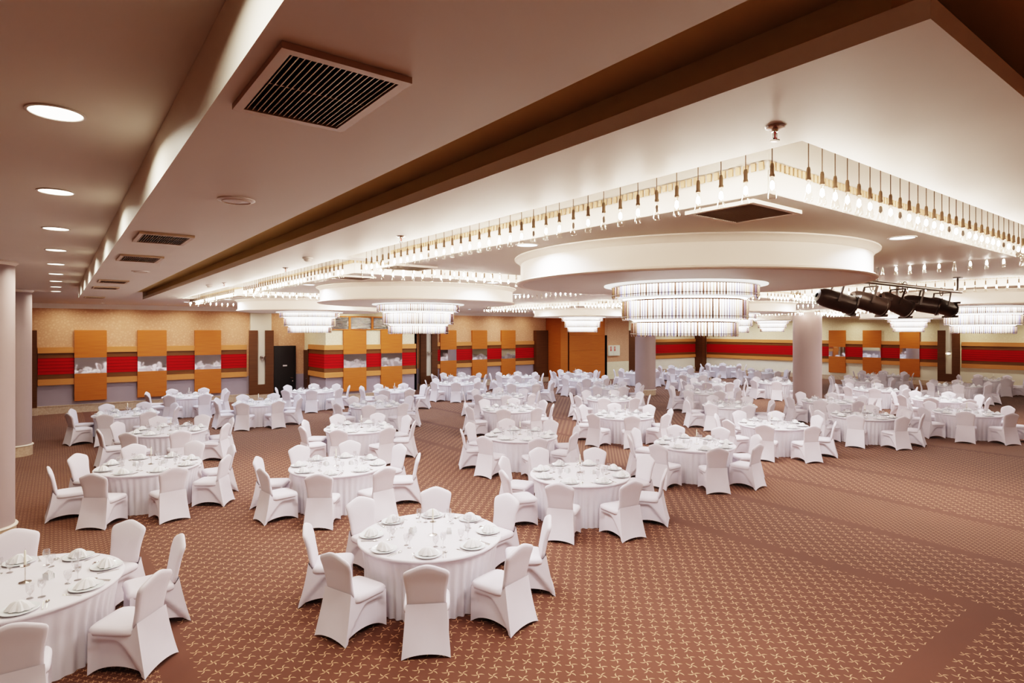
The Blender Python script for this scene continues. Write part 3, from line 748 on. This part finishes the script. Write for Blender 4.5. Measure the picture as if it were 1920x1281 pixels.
def skirt_mb(res=16, lev=16):
    # corners at the floor: front legs and splayed back legs
    def ringpt(side, u):  # side 0 front,1 left,2 back,3 right ; u 0..1
        return side, u
    top = [(.242, .225), (-.242, .225), (-.213, -.262), (.213, -.262)]      # FR, FL, BL, BR at z ~ .44
    bot = [(.240, .235), (-.240, .235), (-.252, -.375), (.252, -.375)]
    rs = []
    for k in range(lev+1):
        s_ = k/lev; ring = []
        for side in range(4):
            a, b_ = side, (side+1) % 4
            for i in range(res):
                u = i/res; cu = 4*u*(1-u)
                tx = top[a][0]*(1-u)+top[b_][0]*u; ty = top[a][1]*(1-u)+top[b_][1]*u
                bx = bot[a][0]*(1-u)+bot[b_][0]*u; by = bot[a][1]*(1-u)+bot[b_][1]*u
                ss = s_**(1.0 if side != 2 else 1.15)
                if side in (1, 3): ss = s_*(.65+.35*s_)
                x = tx*(1-ss)+bx*ss; y = ty*(1-ss)+by*ss
                hem = {0: .05, 1: .085, 2: .05, 3: .085}[side]*cu**.8
                zt = {0: .425, 2: .52}.get(side, .425+(.095*max(0, (u-.86)/.14) if side == 1 else .095*max(0, (.14-u)/.14)))
                if side in (1, 3):
                    pass
                z = zt*(1-s_)+hem*s_
                # side faces: recessed arch under the seat
                if side in (1, 3):
                    tt = u if side == 1 else 1-u; edge = min(u, 1-u); z_arch = .365*min(1, tt/.10)**.5*(1-max(0, (tt-.50)/.46)**1.7 if tt < .96 else 0)
                    if s_ > .02 and z < z_arch-.0:
                        dpt = min(1, (z_arch-z)/.05)*min(1, edge/.09)*.05
                        x -= math.copysign(dpt, x)
                if side in (0, 2): y -= math.copysign(.018*cu*math.sin(PI*s_), y)
                ring.append((x, y, max(z, .002)))
        rs.append(ring)
    m = MB(); m.rings(rs, cap0=False, cap1=False); return m
def make_chair():
    t = empty('banquet_chair')
    chair_back_mb().build('backrest_cover', 'cloth', t, angle=70)
    seat_mb().build('seat_cover', 'cloth', t, angle=70)
    skirt_mb().build('skirt_cover', 'cloth', t, angle=55)
    return t
chairK = Kind(make_chair)

# ------------------------------------------------------------------ banquet table
RT = .915; ZT = .75
def make_table():
    t = empty('banquet_table')
    MB().lathe([(.001, ZT), (RT-.02, ZT), (RT-.006, ZT-.004), (RT, ZT-.016), (RT-.004, ZT-.032), (RT-.03, ZT-.042), (RT-.05, ZT-.07)], 96, cap=False).build('tabletop_cloth', 'table_cloth', t, angle=60)
    rs = []; n = 288
    for k, z in enumerate((.715, .66, .58, .45, .30, .15, .004)):
        s_ = (.715-z)/.711; ring = []
        for i in range(n):
            a = 2*PI*i/n
            pl_ = math.sin(a*46+.9*math.sin(a*5))*(.005+.017*min(1, s_*1.6))*(.75+.35*math.sin(a*7+1))
            r = RT-.045-.045*min(1, s_*3)+pl_-.02*s_
            ring.append((r*math.cos(a), r*math.sin(a), z))
        rs.append(ring)
    MB().rings(rs, cap0=False, cap1=False).build('pleated_skirt', 'table_cloth', t, angle=80)
    return t
tableK = Kind(make_table)

# tableware
def make_plate():
    t = empty('dinner_plate')
    MB().lathe([(.001, .003), (.09, .003), (.105, .006), (.152, .017), (.156, .020), (.153, .023), (.112, .013), (.10, .010), (.001, .010)], 32, cap=False).build('plate', 'porcelain', t, angle=50)
    return t
def plate_mb(mb, mat): return mb.lathe([(.09, .001), (.145, .018), (.142, .021), (.09, .008), (.001, .008)], 12, mat, cap=False)
def napkin_mb(mb, mat=None, n=28):
    rs = []
    for rr, z in ((1.0, 0), (.95, .010), (.68, .050), (.30, .076), (.03, .082)):
        ring = []
        for i in range(n):
            a = 2*PI*i/n; w = .100*rr*(1+.12*math.sin(9*a)*min(1, rr*1.4)); ring.append((w*1.12*math.cos(a), w*.78*math.sin(a)-.008*(1-rr), z))
        rs.append(ring)
    return mb.rings(rs, cap0=True, cap1=True, mat=mat)
def single(name, fn, mat, angle=50):
    def f():
        m = MB(); fn(m); return m.build(name, mat, angle=angle)
    return f
def wine_mb(m, mat=None, n=14): return m.lathe([(.001, .0), (.034, .001), (.03, .004), (.005, .008), (.0045, .075), (.012, .085), (.029, .105), (.036, .130), (.035, .155), (.030, .178)], n, mat, cap=False)
def water_mb(m, mat=None, n=12): return m.lathe([(.001, .0), (.030, .001), (.027, .005), (.006, .012), (.006, .035), (.018, .045), (.033, .07), (.037, .10), (.036, .135)], n, mat, cap=False)
def fork_mb(m):
    m.box(-.004, .004, -.10, .03, .001, .004)
    m.add([(-.004, .03, .002), (.004, .03, .002), (.012, .055, .004), (-.012, .055, .004)], [(0, 1, 2, 3)])
    for k in range(4): m.box(-.012+k*.007, -.009+k*.007, .055, .10, .002, .004)
def knife_mb(m): m.box(-.0055, .0055, -.11, 0, .001, .006); m.box(-.006, .008, .0, .115, .002, .0035)
def spoon_mb(m):
    m.box(-.004, .004, -.10, .05, .001, .004)
    m.rings([[(.019*math.cos(a*PI/6)*s_, .078+.03*math.sin(a*PI/6)*s_, .004+.006*s_*s_) for a in range(12)] for s_ in (1, .6, .1)], cap0=False)
plateK = Kind(make_plate)
napK = Kind(single('folded_napkin', lambda m: napkin_mb(m), 'napkin', 25))
wineK = Kind(single('wine_glass', lambda m: wine_mb(m), 'glass', 60)); waterK = Kind(single('water_glass', lambda m: water_mb(m), 'glass', 60))
forkK = Kind(single('fork', fork_mb, 'silver')); knifeK = Kind(single('knife', knife_mb, 'silver')); spoonK = Kind(single('spoon', spoon_mb, 'silver'))
def make_stick():
    t = empty('candlestick')
    MB().lathe([(.001, .001), (.055, .001), (.056, .006), (.03, .012), (.008, .02), (.006, .03)], 24, cap=False).build('base', 'silver', t)
    MB().lathe([(.006, .018), (.005, .06), (.007, .09), (.005, .12), (.006, .165)], 10, cap=False).build('stem', 'silver', t)
    MB().lathe([(.005, .16), (.042, .168), (.043, .174), (.014, .172), (.013, .19), (.001, .172)], 20, cap=False).build('drip_cup', 'silver', t)
    return t
def make_candle():
    t = empty('taper_candle')
    MB().lathe([(.001, 0), (.0115, 0), (.0095, .15), (.004, .165), (.001, .167)], 12, cap=False).build('wax', 'candle', t)
    MB().tube([(0, 0, .165), (.001, 0, .175)], .0012, 4).build('wick', 'dark', t); return t
stickK, candleK = Kind(make_stick), Kind(make_candle)
def make_holder():
    t = empty('napkin_holder')
    m = MB(); m.box(-.05, .05, -.032, -.028, 0, .055).box(-.05, .05, .028, .032, 0, .055).box(-.05, .05, -.028, .028, 0, .004); m.build('holder', 'porcelain', t, smooth=False)
    m = MB()
    for k in range(4):
        m.rings([[(-.044, -.024+k*.0125, .005), (.044, -.024+k*.0125, .005), (.044, -.014+k*.0125, .005), (-.044, -.014+k*.0125, .005)],
                 [(-.040, -.024+k*.0125, .062+.006*k), (.030, -.024+k*.0125, .078), (.030, -.016+k*.0125, .078), (-.040, -.016+k*.0125, .062+.006*k)]])
    m.build('paper_napkins', 'napkin', t, smooth=False); return t
holderK = Kind(make_holder)
def shaker(m):
    m.lathe([(.001, .0), (.019, .0), (.017, .04), (.019, .06), (.012, .072), (.001, .074)], 12, cap=False)
shakerK = Kind(single('salt_shaker', shaker, 'porcelain'))

# id: (x, y, phase of the first chair from the camera direction, phrase)
T = {
1: (3.84, 6.79, -2, 'nearest table, bottom centre'),
0: (-.30, 7.99, 0, 'table cropped by the bottom left corner'),
2: (1.45, 13.60, -33, 'second table of the left column'),
12: (2.37, 18.0, -34, 'third table of the left column'),
13: (1.76, 22.4, -22, 'fourth table of the left column'),
14: (4.19, 26.9, -22, 'table before the left wall panels'),
15: (5.85, 22.77, -22, 'table in front of the left pilaster'),
18: (8.86, 25.9, 0, 'table in front of the black door'),
3: (4.37, 11.33, -11, 'table just behind the bottom centre one'),
16: (6.51, 15.38, -20, 'third table of the second column'),
17: (8.95, 19.70, -10, 'fourth table of the second column'),
19: (11.71, 23.88, -18, 'table below the two bay panels'),
4: (7.65, 8.01, -13, 'front table of the centre column'),
5: (9.28, 11.84, -32, 'second table of the centre column'),
6: (12.05, 16.03, -8, 'third table of the centre column'),
24: (14.22, 19.37, 5, 'fourth table of the centre column'),
23: (17.87, 22.65, -22, 'fifth table of the centre column'),
22: (20.82, 26.92, 0, 'table before the third centre wall panel'),
20: (15.70, 25.2, 0, 'table below the gap right of the bay'),
21: (17.82, 28.4, -10, 'table against the centre wall pilaster'),
8: (11.77, 8.51, -27, 'front table right of the centre column'),
7: (13.98, 12.69, -34, 'second table right of the centre column'),
28: (16.96, 16.09, -8, 'third table right of the centre column'),
27: (20.18, 19.16, -22, 'fourth table right of the centre column'),
26: (22.3, 22.9, 0, 'table left of the farther round pillar'),
25: (24.89, 26.5, -10, 'table before the orange wood doors'),
9: (15.95, 8.94, -5, 'front table right of the middle'),
10: (18.81, 12.14, -22, 'second table right of the middle'),
11: (21.91, 15.34, -22, 'third table right of the middle'),
33: (25.6, 17.5, -10, 'fourth table right of the middle'),
32: (28.94, 21.0, -22, 'fifth table right of the middle'),
29: (28.75, 24.8, 0, 'table just right of the farther pillar'),
30: (33.6, 25.4, -22, 'table before the dark corner column'),
31: (38.4, 25.3, 0, 'farthest table by the long red band'),
34: (34.94, 20.2, -15, 'far table left of the nearer pillar'),
35: (28.82, 15.9, 0, 'table close behind the nearer pillar'),
36: (22.75, 10.6, -8, 'table in front of the nearer pillar'),
37: (19.78, 8.15, -8, 'right group front table'),
38: (23.10, 6.44, 0, 'right edge front table'),
39: (26.68, 8.29, -10, 'second table of the right edge column'),
40: (28.9, 11.4, 0, 'second table right of the nearer pillar'),
41: (33.4, 13.9, -22, 'table under the first right wall panels'),
42: (38.49, 14.8, 0, 'table against the right wall panels'),
43: (34.0, 9.8, 0, 'table before the lit wall sconce'),
44: (39.5, 9.9, -22, 'farthest table at the right edge'),
45: (34.6, 5.6, -10, 'table cut off by the right edge'),
}
order = sorted(T, key=lambda k: T[k][0]*S+T[k][1]*Cc)
W0 = ['near', 'near right', 'right', 'far right', 'far', 'far left', 'left', 'near left']
W1 = ['near left', 'near right', 'front right', 'back right', 'far right', 'far left', 'back left', 'front left']
fc, fp, fn_, fw, fwt = MB(), MB(), MB(), MB(), MB()
cb, cs_, ck_ = chair_back_mb(), seat_mb(), skirt_mb(5, 5)
for rank, k in enumerate(order):
    x, y, ph, phr = T[k]
    cam_dir = math.atan2(-y, -x)
    tableK.put((x, y, 0), random.uniform(0, 6), 'round white-clothed banquet table, the '+phr, 'table', 'round banquet tables')
    words = W1 if ph < -12 else W0
    indiv = rank < 37
    for i in range(8):
        a = cam_dir+math.radians(ph+45*i)          # counter-clockwise seen from above = to the right in the photo
        jit = random.uniform(-.05, .05); jr = random.uniform(-.04, .05)
        ca, sa = math.cos(a), math.sin(a)
        r = 1.20+jr; cxp, cyp = x+r*math.cos(a+jit*.6), y+r*math.sin(a+jit*.6)
        rz = a+PI/2+jit*2.0
        w = words[i]
        rp = .745; px, py = x+rp*ca, y+rp*sa
        tang = (-sa, ca)
        wx, wy = x+.50*ca+.17*tang[0], y+.50*sa+.17*tang[1]
        ux, uy = x+.47*ca+.08*tang[0], y+.47*sa+.08*tang[1]
        rn = a+PI/2+random.uniform(-.5, .5)
        if indiv:
            chairK.put((cxp, cyp, 0), rz, 'white covered chair, %s side of the %s' % (w, phr), 'chair', 'white covered chairs around the tables')
            plateK.put((px, py, ZT+.001), rz, 'white dinner plate, %s setting on the %s' % (w, phr), 'plate', 'plates on the banquet tables')
            napK.put((px, py, ZT+.0215), rn, 'white folded napkin on the %s plate, %s' % (w, phr), 'napkin', 'folded napkins on the plates')
            wineK.put((wx, wy, ZT+.001), 0, 'clear wine glass at the %s setting, %s' % (w, phr), 'glass', 'wine glasses on the tables')
            waterK.put((ux, uy, ZT+.001), 0, 'clear water goblet at the %s setting, %s' % (w, phr), 'glass', 'water goblets on the tables')
            if rank < 12:
                for K_, off, nm in ((forkK, -.175, 'fork'), (knifeK, .175, 'knife'), (spoonK, .205, 'spoon')):
                    K_.put((px+off*tang[0]*1.0, py+off*tang[1], ZT+.001), rz, 'silver %s at the %s setting, %s' % (nm, w, phr), nm, nm+' settings')
        else:
            mt = Matrix.Translation((cxp, cyp, 0)) @ Matrix.Rotation(rz, 4, 'Z')
            for q_ in (cb, cs_, ck_): fc.add(q_.v, q_.f, mt)
            plate_mb(fp, Matrix.Translation((px, py, ZT+.001)))
            napkin_mb(fn_, Matrix.Translation((px, py, ZT+.0215)) @ Matrix.Rotation(rn, 4, 'Z'), 14)
            wine_mb(fw, Matrix.Translation((wx, wy, ZT+.001)), 8); water_mb(fwt, Matrix.Translation((ux, uy, ZT+.001)), 8)
    a = random.uniform(0, 6.28)
    sx, sy = x+.06*math.cos(a), y+.06*math.sin(a)
    stickK.put((sx, sy, ZT+.001), 0, 'silver candlestick in the middle of the '+phr, 'candlestick', 'candlesticks on the tables')
    candleK.put((sx, sy, ZT+.174), 0, 'white taper candle standing on the %s' % phr, 'candle', 'taper candles on the tables')
    if rank < 24:
        for n_, aa in (('left', cam_dir-1.9), ('right', cam_dir+1.6)):
            holderK.put((x+.24*math.cos(aa), y+.24*math.sin(aa), ZT+.001), cam_dir+random.uniform(-.8, .8), 'small white napkin holder %s of the candle, %s' % (n_, phr), 'napkin holder', 'napkin holders on the tables')
        shakerK.put((x+.22*math.cos(cam_dir-1.5), y+.22*math.sin(cam_dir-1.5), ZT+.001), 0, 'white salt shaker by the candle, %s' % phr, 'salt shaker', 'salt shakers on the tables')
tag(fc.build('banquet_chair', 'cloth', angle=60), 'white covered chairs around the farthest tables along the right wall', 'chair', 'white covered chairs around the tables', 'stuff')
tag(fp.build('dinner_plate', 'porcelain'), 'white plates on the farthest tables along the right wall', 'plate', 'plates on the banquet tables', 'stuff')
tag(fn_.build('folded_napkin', 'napkin', angle=25), 'white folded napkins on the farthest tables along the right wall', 'napkin', 'folded napkins on the plates', 'stuff')
tag(fw.build('wine_glass', 'glass'), 'wine glasses on the farthest tables along the right wall', 'glass', 'wine glasses on the tables', 'stuff')
tag(fwt.build('water_glass', 'glass'), 'water goblets on the farthest tables along the right wall', 'glass', 'water goblets on the tables', 'stuff')

# ------------------------------------------------------------------ world / colour
w = bpy.data.worlds.new('world'); bpy.context.scene.world = w; w.use_nodes = True
w.node_tree.nodes['Background'].inputs[0].default_value = (1, .85, .75, 1); w.node_tree.nodes['Background'].inputs[1].default_value = .3
sc = bpy.context.scene
sc.view_settings.view_transform = 'Filmic'; sc.view_settings.look = 'High Contrast'; sc.view_settings.exposure = .26
sc.cycles.adaptive_threshold = .05; sc.cycles.max_bounces = 5; sc.cycles.diffuse_bounces = 3; sc.cycles.glossy_bounces = 2; sc.cycles.transparent_max_bounces = 8
sc.cycles.sample_clamp_indirect = 4; sc.cycles.caustics_reflective = False; sc.cycles.caustics_refractive = False
